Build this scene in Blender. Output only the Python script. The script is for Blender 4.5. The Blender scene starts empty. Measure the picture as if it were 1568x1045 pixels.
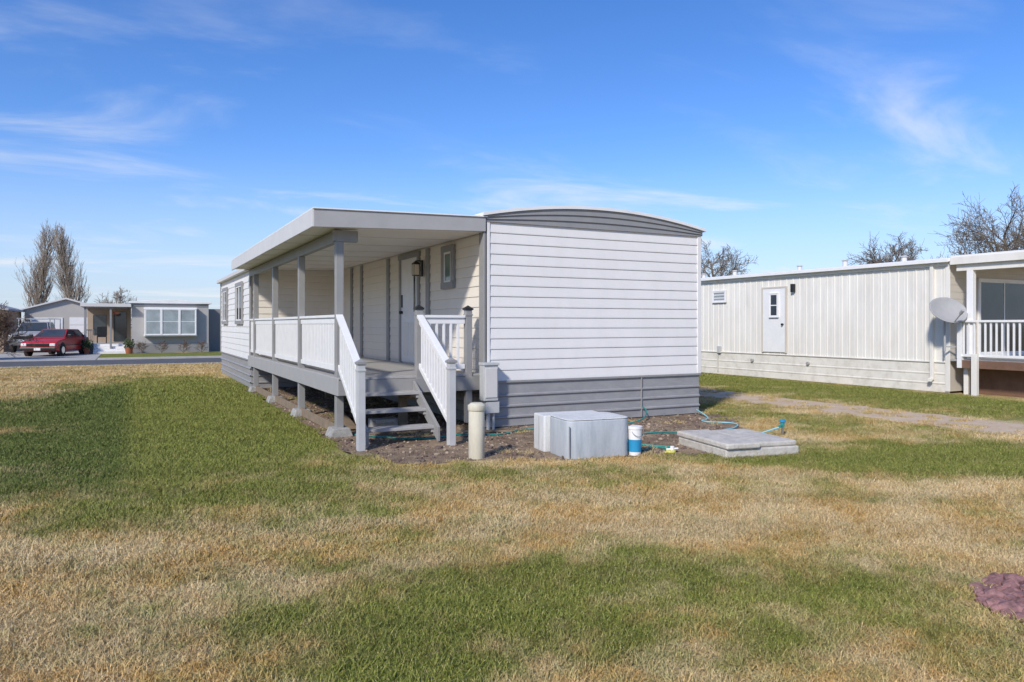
import bpy, math, random, bmesh
from mathutils import Vector, Matrix, noise as mnoise
random.seed(7)
D=bpy.data; S=bpy.context.scene
COL=S.collection
# ------------------------------------------------------------ materials
def nn(nt,t,**kw):
    n=nt.nodes.new(t)
    for k,v in kw.items(): setattr(n,k,v)
    return n
def mat(name,col,rough=.6,var=.08,scale=3.0,bump=0.0,bscale=60,metal=0.0,zs=1.0,dirt=None,dirtamt=0.0,spec=.4):
    m=D.materials.new(name); m.use_nodes=True; nt=m.node_tree; L=nt.links
    b=nt.nodes['Principled BSDF']; b.inputs['Roughness'].default_value=rough
    b.inputs['Metallic'].default_value=metal
    b.inputs['Specular IOR Level'].default_value=spec
    g=nn(nt,'ShaderNodeNewGeometry')
    mp=nn(nt,'ShaderNodeMapping'); mp.inputs['Scale'].default_value=(1,1,zs)
    L.new(g.outputs['Position'],mp.inputs['Vector'])
    n=nn(nt,'ShaderNodeTexNoise'); n.inputs['Scale'].default_value=scale; n.inputs['Detail'].default_value=4
    n.inputs['Roughness'].default_value=.65
    L.new(mp.outputs[0],n.inputs['Vector'])
    mr=nn(nt,'ShaderNodeMapRange'); mr.inputs[1].default_value=.3; mr.inputs[2].default_value=.7
    mr.inputs[3].default_value=1-var; mr.inputs[4].default_value=1+var
    L.new(n.outputs['Fac'],mr.inputs[0])
    mx=nn(nt,'ShaderNodeMix',data_type='RGBA',blend_type='MULTIPLY'); mx.inputs[0].default_value=1
    mx.inputs[6].default_value=(*col,1); L.new(mr.outputs[0],mx.inputs[7])
    out=mx.outputs[2]
    if dirt:
        n2=nn(nt,'ShaderNodeTexNoise'); n2.inputs['Scale'].default_value=scale*2.3; n2.inputs['Detail'].default_value=6
        n2.inputs['Roughness'].default_value=.7
        L.new(mp.outputs[0],n2.inputs['Vector'])
        m2=nn(nt,'ShaderNodeMapRange'); m2.inputs[1].default_value=.45; m2.inputs[2].default_value=.72
        m2.inputs[3].default_value=0; m2.inputs[4].default_value=dirtamt
        L.new(n2.outputs['Fac'],m2.inputs[0])
        x2=nn(nt,'ShaderNodeMix',data_type='RGBA'); L.new(m2.outputs[0],x2.inputs[0]); L.new(out,x2.inputs[6])
        x2.inputs[7].default_value=(*dirt,1); out=x2.outputs[2]
    L.new(out,b.inputs['Base Color'])
    if bump>0:
        n3=nn(nt,'ShaderNodeTexNoise'); n3.inputs['Scale'].default_value=bscale; n3.inputs['Detail'].default_value=4
        L.new(g.outputs['Position'],n3.inputs['Vector'])
        bp=nn(nt,'ShaderNodeBump'); bp.inputs['Strength'].default_value=bump; bp.inputs['Distance'].default_value=.02
        L.new(n3.outputs['Fac'],bp.inputs['Height']); L.new(bp.outputs[0],b.inputs['Normal'])
    return m
M={}
M['siding_end']=mat('vinyl_siding_white',(.775,.75,.715),.5,.03,1.2,zs=.4,dirt=(.62,.59,.55),dirtamt=.22)
M['siding_w']=mat('vinyl_siding_warm',(.79,.72,.62),.5,.03,1.2,zs=.4,dirt=(.62,.55,.46),dirtamt=.15)
M['trim']=mat('trim_grey_paint',(.285,.278,.268),.5,.07,5)
M['band']=mat('gable_band_grey',(.28,.275,.27),.45,.07,5)
M['fascia']=mat('fascia_grey_paint',(.38,.37,.36),.5,.05,4)
M['fascia_l']=mat('fascia_light_metal',(.62,.60,.57),.45,.05,3)
M['skirt']=mat('skirt_grey_metal',(.29,.288,.29),.42,.08,2,zs=3,dirt=(.46,.43,.40),dirtamt=.35)
M['roofw']=mat('roof_white_metal',(.78,.77,.74),.45,.05,2)
M['soffit']=mat('soffit_panel',(.80,.75,.68),.6,.03,1.5)
M['white']=mat('white_paint',(.80,.785,.76),.45,.04,5,dirt=(.55,.52,.47),dirtamt=.12)
M['newel']=mat('light_grey_paint',(.50,.50,.49),.45,.06,5)
M['deck']=mat('deck_grey_boards',(.36,.35,.335),.6,.12,6,dirt=(.46,.42,.38),dirtamt=.3)
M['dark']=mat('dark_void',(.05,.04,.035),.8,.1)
M['black']=mat('black_metal',(.02,.02,.022),.4,.1)
M['lamp_glass']=mat('lantern_glass',(.75,.62,.45),.2,.05)
M['conc']=mat('concrete',(.58,.54,.47),.85,.16,5,.5,70,dirt=(.32,.28,.23),dirtamt=.55)
M['concd']=mat('concrete_weathered',(.38,.37,.34),.85,.2,7,.5,70,dirt=(.16,.15,.13),dirtamt=.6)
M['galv']=mat('weathered_sheet_metal',(.47,.50,.52),.5,.10,4,.12,30,metal=.0,zs=.15,dirt=(.24,.28,.30),dirtamt=.55)
M['galvlit']=mat('weathered_sheet_metal_lit',(.70,.70,.68),.5,.08,5,.12,30,zs=.3,dirt=(.38,.39,.38),dirtamt=.45)  # lit copy of the sheet metal: sunlight on lid and rear side painted in
M['beige']=mat('beige_plastic',(.64,.59,.46),.55,.08,6,zs=.3,dirt=(.38,.33,.24),dirtamt=.35)
M['boxgrey']=mat('meter_box_grey',(.50,.51,.50),.45,.08,8,dirt=(.32,.31,.29),dirtamt=.3)
M['cream']=mat('white_metal_siding',(.77,.735,.665),.5,.05,1.5,zs=.3,dirt=(.55,.50,.42),dirtamt=.35)
M['creamsk']=mat('white_metal_skirt',(.74,.70,.62),.5,.07,1.8,zs=1.0,dirt=(.42,.37,.29),dirtamt=.5)
M['creamsh']=mat('cream_siding_shaded',(.57,.52,.44),.55,.05,2)  # cream darkened to tan: the south wall's shade put into the colour
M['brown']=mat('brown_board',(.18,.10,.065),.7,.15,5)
M['wood']=mat('old_wood',(.24,.18,.12),.8,.2,8)
M['greyhome']=mat('grey_siding',(.42,.40,.38),.6,.04,2)
M['greyhome2']=mat('dark_grey_siding',(.25,.25,.25),.6,.04,2)
M['garage']=mat('garage_siding',(.45,.42,.38),.6,.05,2)
M['tan']=mat('tan_wall',(.40,.31,.23),.7,.08,2)
M['roofg']=mat('grey_roof',(.34,.34,.35),.7,.06,2)
M['asphalt']=mat('asphalt',(.10,.10,.10),.85,.15,1.5,.4,90,dirt=(.17,.16,.15),dirtamt=.5)
M['drive']=mat('driveway_concrete',(.44,.42,.38),.85,.1,.8,.3,60,dirt=(.28,.26,.24),dirtamt=.4)
M['tyre']=mat('tyre_rubber',(.02,.02,.02),.8)
M['chrome']=mat('chrome_trim',(.6,.6,.6),.25,.05,metal=.9)
M['red']=mat('red_car_paint',(.45,.03,.03),.28,.06,spec=.6)
M['silver']=mat('grey_car_paint',(.34,.35,.36),.3,.06,spec=.6)
M['lens']=mat('headlamp_lens',(.7,.7,.68),.15,.05)
M['bark']=mat('bark_grey_brown',(.16,.13,.10),.9,.2,3)
M['bark2']=mat('poplar_bark',(.27,.23,.19),.9,.2,3)
M['bark3']=mat('twig_brown',(.14,.09,.06),.9,.2,3)
M['blue']=mat('blue_plastic',(.03,.28,.50),.4,.1)
M['hose']=mat('green_hose',(.03,.25,.22),.45,.1)
M['hose2']=mat('blue_hose',(.25,.50,.55),.45,.1)
M['yellow']=mat('yellow_plastic',(.65,.60,.12),.5,.1)
M['dish']=mat('dish_grey',(.36,.355,.35),.5,.08,4)
M['terracotta']=mat('terracotta',(.35,.12,.06),.8,.1)
M['evergreen']=mat('shrub_green',(.06,.09,.03),.8,.3,6)
def glassmat(name,col):
    m=mat(name,col,.06,.25,1.3,spec=.7); return m
M['glass']=glassmat('window_glass_dark',(.045,.055,.065))
M['glassl']=glassmat('window_glass_blinds',(.30,.34,.35))
M['glassg']=glassmat('frosted_green_glass',(.14,.20,.17))

# ------------------------------------------------------------ lawn colour
def lawn_nodes(nt,blade=False):
    L=nt.links
    g=nn(nt,'ShaderNodeNewGeometry')
    def noise(sc,det=4,ro=.55,vec=None):
        n=nn(nt,'ShaderNodeTexNoise'); n.inputs['Scale'].default_value=sc; n.inputs['Detail'].default_value=det
        n.inputs['Roughness'].default_value=ro; L.new(vec or g.outputs['Position'],n.inputs['Vector']); return n
    def math_(op,a,b=None,c=None):
        n=nn(nt,'ShaderNodeMath',operation=op)
        for i,v in enumerate((a,b,c)):
            if v is None: continue
            if isinstance(v,(int,float)): n.inputs[i].default_value=v
            else: L.new(v,n.inputs[i])
        return n.outputs[0]
    w=noise(.7,3,.6)
    vs=nn(nt,'ShaderNodeVectorMath',operation='SUBTRACT'); L.new(w.outputs['Color'],vs.inputs[0]); vs.inputs[1].default_value=(.5,.5,.5)
    vm=nn(nt,'ShaderNodeVectorMath',operation='SCALE'); L.new(vs.outputs[0],vm.inputs[0]); vm.inputs['Scale'].default_value=3.2
    va=nn(nt,'ShaderNodeVectorMath',operation='ADD'); L.new(vm.outputs[0],va.inputs[0]); L.new(g.outputs['Position'],va.inputs[1])
    def ell(cx,cy,rx,ry,rot,wt):
        mp=nn(nt,'ShaderNodeMapping',vector_type='TEXTURE')
        mp.inputs['Location'].default_value=(cx,cy,0); mp.inputs['Rotation'].default_value=(0,0,math.radians(rot))
        mp.inputs['Scale'].default_value=(rx,ry,1000)
        L.new(va.outputs[0],mp.inputs['Vector'])
        ln=nn(nt,'ShaderNodeVectorMath',operation='LENGTH'); L.new(mp.outputs[0],ln.inputs[0])
        mr=nn(nt,'ShaderNodeMapRange',interpolation_type='SMOOTHSTEP'); L.new(ln.outputs['Value'],mr.inputs[0])
        mr.inputs[1].default_value=.45; mr.inputs[2].default_value=1.5; mr.inputs[3].default_value=wt; mr.inputs[4].default_value=0
        return mr.outputs[0]
    acc=None
    for e in [(-4.0,5.5,2.8,8.8,0,1.0),(-9,3.2,5,5.4,0,.9),(-2.5,-6.9,2.3,1.0,-27,.66),(4.2,-5.0,3.2,1.2,-20,.85),
              (10.2,4,2.1,15,0,.8),(-3,33,16,4,0,.8),(5.2,-.5,1.0,4,0,.45),(-2,-3.2,2.4,.6,-10,.45),(-6,-7.0,1.6,.7,-20,.3)]:
        o=ell(*e); acc=o if acc is None else math_('MAXIMUM',acc,o)
    acc=math_('SUBTRACT',acc,ell(-8.4,2.9,2.9,.7,6,.55))
    nA=noise(.8,3,.62); nB=noise(4.5,3,.72)
    f=math_('ADD',acc,math_('MULTIPLY',math_('SUBTRACT',nA.outputs['Fac'],.48),1.7))
    f=math_('ADD',f,math_('MULTIPLY',math_('SUBTRACT',nB.outputs['Fac'],.48),1.5))
    mr=nn(nt,'ShaderNodeMapRange',interpolation_type='SMOOTHSTEP'); L.new(f,mr.inputs[0])
    mr.inputs[1].default_value=-.03; mr.inputs[2].default_value=.80
    def mixc(fac,a,b,bt='MIX'):
        x=nn(nt,'ShaderNodeMix',data_type='RGBA',blend_type=bt)
        if isinstance(fac,(int,float)): x.inputs[0].default_value=fac
        else: L.new(fac,x.inputs[0])
        for i,v in ((6,a),(7,b)):
            if isinstance(v,tuple): x.inputs[i].default_value=(*v,1)
            else: L.new(v,x.inputs[i])
        return x.outputs[2]
    def rng(s,a,b,c=0,d=1):
        r=nn(nt,'ShaderNodeMapRange'); L.new(s,r.inputs[0]); r.inputs[1].default_value=a; r.inputs[2].default_value=b
        r.inputs[3].default_value=c; r.inputs[4].default_value=d; return r.outputs[0]
    nC=noise(1.3,2,.6); nD=noise(9,2,.7)
    tan=mixc(rng(nC.outputs['Fac'],.38,.62),(.66,.50,.27),(.56,.355,.125))
    tan=mixc(rng(nD.outputs['Fac'],.42,.72,0,.55),tan,(.78,.65,.42))
    grn=mixc(rng(nD.outputs['Fac'],.3,.7),(.14,.175,.028),(.28,.285,.06))
    sx=nn(nt,'ShaderNodeSeparateXYZ'); L.new(g.outputs['Position'],sx.inputs[0])
    mw=math_('MULTIPLY',rng(sx.outputs['X'],-4.75,-5.05),math_('MULTIPLY',rng(sx.outputs['Y'],-2.8,-1.6),rng(sx.outputs['Y'],13,10)))
    grn=mixc(math_('MULTIPLY',mw,.8),grn,(.085,.13,.025))
    c=mixc(mr.outputs[0],tan,grn)
    sw=math_('SINE',math_('MULTIPLY',math_('ADD',math_('MULTIPLY',sx.outputs['X'],.55),math_('MULTIPLY',sx.outputs['Y'],1.0)),5.2))
    c=mixc(1.0,c,rng(sw,-.5,.5,.94,1.05),'MULTIPLY')
    hf=noise(75 if blade else 55,1,.8)
    c=mixc(1.0,c,rng(hf.outputs['Fac'],.3,.7,.52 if blade else .45,1.28),'MULTIPLY')
    sp=nn(nt,'ShaderNodeSeparateColor'); L.new(hf.outputs['Color'],sp.inputs[0])
    c=mixc(rng(sp.outputs[1],.58,.66,0,.5 if blade else .25),c,(.70,.54,.31))
    c=mixc(rng(sp.outputs[2],.58,.66,0,.6 if blade else .25),c,(.17,.20,.04))
    return c,hf
mg=D.materials.new('lawn_ground'); mg.use_nodes=True
c,hf=lawn_nodes(mg.node_tree); b=mg.node_tree.nodes['Principled BSDF']; b.inputs['Roughness'].default_value=.95; b.inputs['Specular IOR Level'].default_value=.1
mg.node_tree.links.new(c,b.inputs['Base Color'])
bp=nn(mg.node_tree,'ShaderNodeBump'); bp.inputs['Strength'].default_value=.6; bp.inputs['Distance'].default_value=.03
nb_=nn(mg.node_tree,'ShaderNodeTexNoise'); nb_.inputs['Scale'].default_value=55; nb_.inputs['Detail'].default_value=1
gg_=nn(mg.node_tree,'ShaderNodeNewGeometry'); mg.node_tree.links.new(gg_.outputs['Position'],nb_.inputs['Vector'])
mg.node_tree.links.new(nb_.outputs['Fac'],bp.inputs['Height']); mg.node_tree.links.new(bp.outputs[0],b.inputs['Normal'])
mb=D.materials.new('grass_blades'); mb.use_nodes=True
c,hf=lawn_nodes(mb.node_tree,True); b=mb.node_tree.nodes['Principled BSDF']; b.inputs['Roughness'].default_value=.7; b.inputs['Specular IOR Level'].default_value=.2
mb.node_tree.links.new(c,b.inputs['Base Color'])
def gravel(name,c1,c2,c3,sc=45,bump=.8,amt=.8):
    m=D.materials.new(name); m.use_nodes=True; nt=m.node_tree; L=nt.links; b=nt.nodes['Principled BSDF']; b.inputs['Roughness'].default_value=.95
    b.inputs['Specular IOR Level'].default_value=.15
    g=nn(nt,'ShaderNodeNewGeometry')
    v=nn(nt,'ShaderNodeTexVoronoi'); v.inputs['Scale'].default_value=sc; L.new(g.outputs['Position'],v.inputs['Vector'])
    n=nn(nt,'ShaderNodeTexNoise'); n.inputs['Scale'].default_value=2.2; n.inputs['Detail'].default_value=8; n.inputs['Roughness'].default_value=.7; L.new(g.outputs['Position'],n.inputs['Vector'])
    r=nn(nt,'ShaderNodeValToRGB'); r.color_ramp.elements[0].color=(*c1,1); r.color_ramp.elements[1].color=(*c2,1)
    r.color_ramp.elements[0].position=.38; r.color_ramp.elements[1].position=.62
    L.new(n.outputs['Fac'],r.inputs[0])
    sp=nn(nt,'ShaderNodeSeparateColor'); L.new(v.outputs['Color'],sp.inputs[0])
    mr=nn(nt,'ShaderNodeMapRange'); L.new(sp.outputs[0],mr.inputs[0]); mr.inputs[1].default_value=.5; mr.inputs[2].default_value=1; mr.inputs[4].default_value=amt
    x=nn(nt,'ShaderNodeMix',data_type='RGBA'); L.new(mr.outputs[0],x.inputs[0]); L.new(r.outputs[0],x.inputs[6]); x.inputs[7].default_value=(*c3,1)
    L.new(x.outputs[2],b.inputs['Base Color'])
    bp=nn(nt,'ShaderNodeBump'); bp.inputs['Strength'].default_value=bump; bp.inputs['Distance'].default_value=.02; bp.invert=True
    L.new(v.outputs['Distance'],bp.inputs['Height']); L.new(bp.outputs[0],b.inputs['Normal'])
    return m
M['dirt']=gravel('dirt',(.15,.10,.065),(.36,.26,.17),(.40,.31,.22),60,.7,.6)
M['path']=gravel('gravel_path',(.52,.37,.24),(.62,.47,.32),(.64,.53,.40),40,.4)
M['lava']=gravel('red_lava_rock',(.16,.08,.075),(.22,.12,.11),(.34,.23,.22),30,1)
M['pebble']=mat('pebble',(.36,.28,.20),.9,.5,20)
M['pebble_d']=mat('dark_pebble',(.14,.10,.08),.9,.4,20)
M['pebble_r']=mat('lava_pebble',(.25,.13,.12),.9,.6,20)

# ------------------------------------------------------------ helpers
def link(o,parent=None,local=False):
    COL.objects.link(o)
    if parent:
        o.parent=parent
        if not local: o.matrix_parent_inverse=parent.matrix_basis.inverted()
    return o
def grp(name,loc=(0,0,0),yaw=0):
    e=D.objects.new(name,None); e.empty_display_size=.3; COL.objects.link(e)
    e.matrix_basis=Matrix.Translation(loc)@Matrix.Rotation(yaw,4,'Z'); return e
class Fr:
    def __init__(s,o,u,n): s.o=Vector((*o,0)); s.u=Vector((*u,0)); s.n=Vector((*n,0))
    def p(s,u,n,z): return s.o+s.u*u+s.n*n+Vector((0,0,z))
W=Fr((0,0),(1,0),(0,1))
def west(x): return Fr((x,0),(0,1),(-1,0))      # u = world Y, n outward = -X
def south(y): return Fr((0,y),(1,0),(0,-1))     # u = world X, n outward = -Y
def east(x): return Fr((x,0),(0,1),(1,0))
class MB:
    def __init__(s,name,parent,mat,bevel=0.0,local=False,smooth=False):
        s.name=name;s.parent=parent;s.mat=mat;s.bv=bevel;s.local=local;s.bm=bmesh.new();s.smooth=smooth
    def box(s,u0,u1,n0,n1,z0,z1,f=W):
        v=[s.bm.verts.new(f.p(a,b,c)) for c in (z0,z1) for b in (n0,n1) for a in (u0,u1)]
        for q in ((0,1,3,2),(4,5,7,6),(0,1,5,4),(2,3,7,6),(0,2,6,4),(1,3,7,5)): s.bm.faces.new([v[i] for i in q])
        return s
    def beam(s,p0,p1,w,h):
        p0=Vector(p0);p1=Vector(p1);d=(p1-p0).normalized()
        up=Vector((0,0,1)) if abs(d.z)<.99 else Vector((0,1,0))
        sd=d.cross(up).normalized(); upv=sd.cross(d)
        v=[s.bm.verts.new(p+sd*a*w/2+upv*b*h/2) for p in (p0,p1) for b in (-1,1) for a in (-1,1)]
        for q in ((0,1,3,2),(4,5,7,6),(0,1,5,4),(2,3,7,6),(0,2,6,4),(1,3,7,5)): s.bm.faces.new([v[i] for i in q])
        return s
    def rail(s,p0,p1,w,h):   # vertical-plumb ends
        p0=Vector(p0);p1=Vector(p1);d=(p1-p0); sd=Vector((d.y,-d.x,0)).normalized()
        v=[s.bm.verts.new(p+sd*a*w/2+Vector((0,0,b*h/2))) for p in (p0,p1) for b in (-1,1) for a in (-1,1)]
        for q in ((0,1,3,2),(4,5,7,6),(0,1,5,4),(2,3,7,6),(0,2,6,4),(1,3,7,5)): s.bm.faces.new([v[i] for i in q])
        return s
    def cyl(s,p0,p1,r0,r1=None,n=16):
        r1=r0 if r1 is None else r1
        p0=Vector(p0);p1=Vector(p1);d=(p1-p0).normalized()
        a=d.orthogonal().normalized(); b=d.cross(a)
        A=[];B=[]
        for i in range(n):
            t=2*math.pi*i/n; o=a*math.cos(t)+b*math.sin(t)
            A.append(s.bm.verts.new(p0+o*r0));B.append(s.bm.verts.new(p1+o*r1))
        for i in range(n): s.bm.faces.new((A[i],A[(i+1)%n],B[(i+1)%n],B[i]))
        s.bm.faces.new(A);s.bm.faces.new(B); return s
    def pyramid(s,cx,cy,z0,z1,r):
        v=[s.bm.verts.new((cx+a*r,cy+b*r,z0)) for a,b in ((-1,-1),(1,-1),(1,1),(-1,1))]
        t=s.bm.verts.new((cx,cy,z1)); s.bm.faces.new(v)
        for i in range(4): s.bm.faces.new((v[i],v[(i+1)%4],t))
        return s
    def prism(s,prof,n0,n1,f=W,inset=None):
        A=[];B=[]
        for (u,z) in prof:
            k=inset(z) if inset else 0
            A.append(s.bm.verts.new(f.p(u,n0+k,z)));B.append(s.bm.verts.new(f.p(u,n1-k,z)))
        m=len(prof)
        for i in range(m): s.bm.faces.new((A[i],A[(i+1)%m],B[(i+1)%m],B[i]))
        s.bm.faces.new(A);s.bm.faces.new(B); return s
    def done(s):
        bmesh.ops.recalc_face_normals(s.bm,faces=s.bm.faces)
        me=D.meshes.new(s.name); s.bm.to_mesh(me); s.bm.free(); me.materials.append(s.mat)
        o=D.objects.new(s.name,me); link(o,s.parent,s.local)
        if s.smooth:
            for p in me.polygons: p.use_smooth=True
        if s.bv>0:
            m=o.modifiers.new('b','BEVEL'); m.width=s.bv; m.segments=2; m.limit_method='ANGLE'
        return o
def sheet_h(name,parent,f,u0,u1,prof,mat):
    bm=bmesh.new(); pr=None
    for z,n in prof:
        c=(bm.verts.new(f.p(u0,n,z)),bm.verts.new(f.p(u1,n,z)))
        if pr: bm.faces.new((pr[0],pr[1],c[1],c[0]))
        pr=c
    me=D.meshes.new(name); bm.to_mesh(me); bm.free(); me.materials.append(mat); return link(D.objects.new(name,me),parent)
def sheet_v(name,parent,f,prof,z0,z1,mat):
    bm=bmesh.new(); pr=None
    for u,n in prof:
        c=(bm.verts.new(f.p(u,n,z0)),bm.verts.new(f.p(u,n,z1)))
        if pr: bm.faces.new((pr[0],pr[1],c[1],c[0]))
        pr=c
    me=D.meshes.new(name); bm.to_mesh(me); bm.free(); me.materials.append(mat); return link(D.objects.new(name,me),parent)
def lap(name,parent,f,u0,u1,z0,rows,ex,mat,dep=.020):
    pr=[]
    for i in range(rows):
        z=z0+i*ex
        pr+= [(z,.004),(z,dep),(z+ex*.12,dep),(z+ex*.96,.008),(z+ex-.001,.004)]
    return sheet_h(name,parent,f,u0,u1,pr,mat)
def ribs(name,parent,f,u0,u1,z0,z1,band,mat,d=.026):
    pr=[(z0,0)]; z=z0+band
    while z<z1-.01:
        pr+=[(z-.055,0.0),(z-.035,d),(z-.015,d),(z,0.0)]; z+=band
    pr.append((z1,0)); return sheet_h(name,parent,f,u0,u1,pr,mat)
def window(parent,f,u0,u1,z0,z1,trim,glass,mv=(),mh=(),cw=.09,base=.0,nm='window',sash=None):
    t=MB(nm+'_trim',parent,trim,.004)
    t.box(u0-cw,u1+cw,base,base+.05,z1,z1+cw,f).box(u0-cw,u1+cw,base,base+.055,z0-cw,z0,f)
    t.box(u0-cw,u0,base,base+.047,z0,z1,f).box(u1,u1+cw,base,base+.047,z0,z1,f).done()
    s=MB(nm+'_sash',parent,sash or M['white'],.003); w=.035
    s.box(u0,u1,base,base+.04,z1-w,z1,f).box(u0,u1,base,base+.04,z0,z0+w,f).box(u0,u0+w,base,base+.038,z0+w,z1-w,f).box(u1-w,u1,base,base+.038,z0+w,z1-w,f)
    for a in mv:
        s.box(a-.018,a+.018,base,base+.036,z0+w,z1-w,f)
    for a in mh: s.box(u0+w,u1-w,base,base+.034,a-.015,a+.015,f)
    s.done()
    MB(nm+'_glass',parent,glass).box(u0+.01,u1-.01,base-.01,base+.026,z0+.01,z1-.01,f).done()

# ------------------------------------------------------------ ground
bm=bmesh.new()
N=24
ring=[bm.verts.new((math.cos(2*math.pi*i/N)*900,math.sin(2*math.pi*i/N)*900,0)) for i in range(N)]
bm.faces.new(ring); me=D.meshes.new('ground'); bm.to_mesh(me); bm.free(); me.materials.append(mg)
link(D.objects.new('ground',me))
def poly(name,pts,z,mat,jit=0.0,seg=.25):
    P=[]
    for i in range(len(pts)):
        a=Vector(pts[i]);b=Vector(pts[(i+1)%len(pts)]); k=max(1,int((b-a).length/seg))
        for j in range(k):
            p=a.lerp(b,j/k); P.append((p.x+random.uniform(-jit,jit),p.y+random.uniform(-jit,jit)))
    bm=bmesh.new(); f=bm.faces.new([bm.verts.new((x,y,z)) for x,y in P])
    bmesh.ops.triangulate(bm,faces=[f])
    me=D.meshes.new(name); bm.to_mesh(me); bm.free(); me.materials.append(mat)
    return link(D.objects.new(name,me)),P
def inside(x,y,P):
    r=False; j=len(P)-1
    for i in range(len(P)):
        xi,yi=P[i]; xj,yj=P[j]
        if (yi>y)!=(yj>y) and x<(xj-xi)*(y-yi)/(yj-yi)+xi: r=not r
        j=i
    return r
_,DIRT=poly('dirt_bed',[(-2.38,.1),(-2.42,-1.2),(-2.3,-1.9),(-1.9,-2.4),(-1.2,-2.35),(-.5,-2.75),(.7,-3.0),(1.4,-3.3),(2.6,-3.4),(3.2,-2.7),(3.7,-1.6),(4.42,-.8),(4.5,1.5),(4.4,5),(.5,5.2),(.5,9.2),(-2.33,9.2),(-2.32,5)],.006,M['dirt'],.08,.2)
_,PATH=poly('gravel_path',[(6.4,-9),(8.0,-9),(7.9,0),(7.9,22),(6.7,22),(6.4,0)],.005,M['path'],.10,.3)
_,LAVA=poly('lava_rock_bed',[(-.14+.5*math.cos(t*.628),-8.0+.42*math.sin(t*.628)) for t in range(10)],.008,M['lava'],.03,.1)
r=grp('road',(0,26,0))
MB('asphalt_surface',r,M['asphalt']).box(-80,80,23.1,28.3,-.05,.008).done()
k=MB('kerb',r,M['drive'],.01); k.box(-80,80,22.95,23.1,-.05,.03).box(-80,-11.6,28.3,28.5,-.05,.10).box(-6.2,80,28.3,28.5,-.05,.10).done()
MB('driveway',None,M['drive']).box(-11.5,-6.3,28.3,49,-.05,.012).done()
def pebbles(name,P,n,mat,bb,rmin,rmax,parent=None):
    bm=bmesh.new(); c=0
    while c<n:
        x=random.uniform(bb[0],bb[1]); y=random.uniform(bb[2],bb[3])
        if not inside(x,y,P): continue
        if x>-.02 and y>-.02 and x<4.25: 
            continue
        c+=1; r=random.uniform(rmin,rmax)*(1 if random.random()<.9 else 1.8)
        g=bmesh.ops.create_icosphere(bm,subdivisions=1,radius=r)
        for v in g['verts']:
            v.co=Vector((v.co.x*random.uniform(.75,1.35),v.co.y*random.uniform(.75,1.35),v.co.z*random.uniform(.5,.9)))+Vector((x,y,r*.3+.005))
    me=D.meshes.new(name); bm.to_mesh(me); bm.free(); me.materials.append(mat)
    return link(D.objects.new(name,me),parent)
pebbles('loose_stones',DIRT,1600,M['pebble'],(-2.9,4.7,-3.9,9),.006,.020)
pebbles('loose_stones',DIRT,1400,M['pebble_d'],(-2.9,4.7,-3.9,9),.010,.026)
pebbles('lava_rocks',LAVA,520,M['pebble_r'],(-.8,.5,-8.6,-7.4),.022,.040)

# ------------------------------------------------------------ grass (non-overlapping turf tiles)
clcol=D.collections.new('grass_tiles')
TS=.2
def tile(i,nb,hs,ws):
    vs=[];fs=[]
    for k in range(nb):
        x=random.uniform(-TS/2,TS/2);y=random.uniform(-TS/2,TS/2)
        h=random.uniform(.016,.042)*hs
        if random.random()<.03: h*=1.5
        w=random.uniform(.0014,.0027)*ws; ln=random.uniform(.2,1.6)*h; b=random.uniform(0,6.283)
        t=random.uniform(0,6.283); wx=w*math.cos(t); wy=w*math.sin(t)
        dx=ln*math.cos(b);dy=ln*math.sin(b); n=len(vs)
        vs+=[(x-wx,y-wy,0),(x+wx,y+wy,0),(x+dx*.45+wx*.8,y+dy*.45+wy*.8,h*.65),(x+dx*.45-wx*.8,y+dy*.45-wy*.8,h*.65),(x+dx,y+dy,h)]
        fs+=[(n,n+1,n+2,n+3),(n+3,n+2,n+4)]
    me=D.meshes.new('turf'); me.from_pydata(vs,[],fs); me.materials.append(mb)
    clcol.objects.link(D.objects.new('turf_%02d'%i,me))
LV=[(320,1.0,1.0),(175,1.05,1.3),(75,1.1,1.9),(36,1.2,2.8)]
for l,(nb,hs,ws) in enumerate(LV):
    for i in range(5): tile(l*5+i,nb,hs,ws)
pts=[];rot=[];idx=[];scl=[]
def okpt(x,y):
    if -.03<x<4.26 and y>-.03 and y<18: return False
    if -2.22<x<0 and 9<y<16: return False
    if x>12.03 and y>-2 : return False
    if inside(x,y,LAVA): return False
    if -3.2<x<5.2 and -4.2<y<10:
        v=Vector((x*2.2,y*2.2,0)); a=mnoise.noise(v)*.38; b_=mnoise.noise(v+Vector((31,7,3)))*.38
        if inside(x+a,y+b_,DIRT) and random.random()>.04: return False
    if 6.4<x<7.95 and inside(x,y,PATH) and random.random()<.72: return False
    return True
def level(x,y):
    if -8.2<x<1.6 and -9.5<y<-5.3 : return 0
    if -9.8<x<5.5 and y<-1.2: return 1
    if y<6: return 2
    return 3
y=-9.5
while y<22.8:
    x=-17.0 if y>5 else (-13.0 if y>-2 else -10.0)
    xm=12.1 if y>-3 else 7.0
    while x<xm:
        px=x+TS/2; py=y+TS/2
        if okpt(px,py):
            l=level(px+random.uniform(-.3,.3),py+random.uniform(-.3,.3))
            pts.append((px,py,0)); rot.append(random.randrange(4)*math.pi/2+random.uniform(-.1,.1)); idx.append(l*5+random.randrange(5)); scl.append(random.uniform(.98,1.12))
        x+=TS
    y+=TS
me=D.meshes.new('lawn_grass'); me.from_pydata(pts,[],[]); 
me.attributes.new('gs','FLOAT','POINT').data.foreach_set('value',scl)
me.attributes.new('gr','FLOAT','POINT').data.foreach_set('value',rot)
me.attributes.new('gi','INT','POINT').data.foreach_set('value',idx)
lg=link(D.objects.new('lawn_grass',me))
ng=D.node_groups.new('scatter','GeometryNodeTree')
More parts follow.
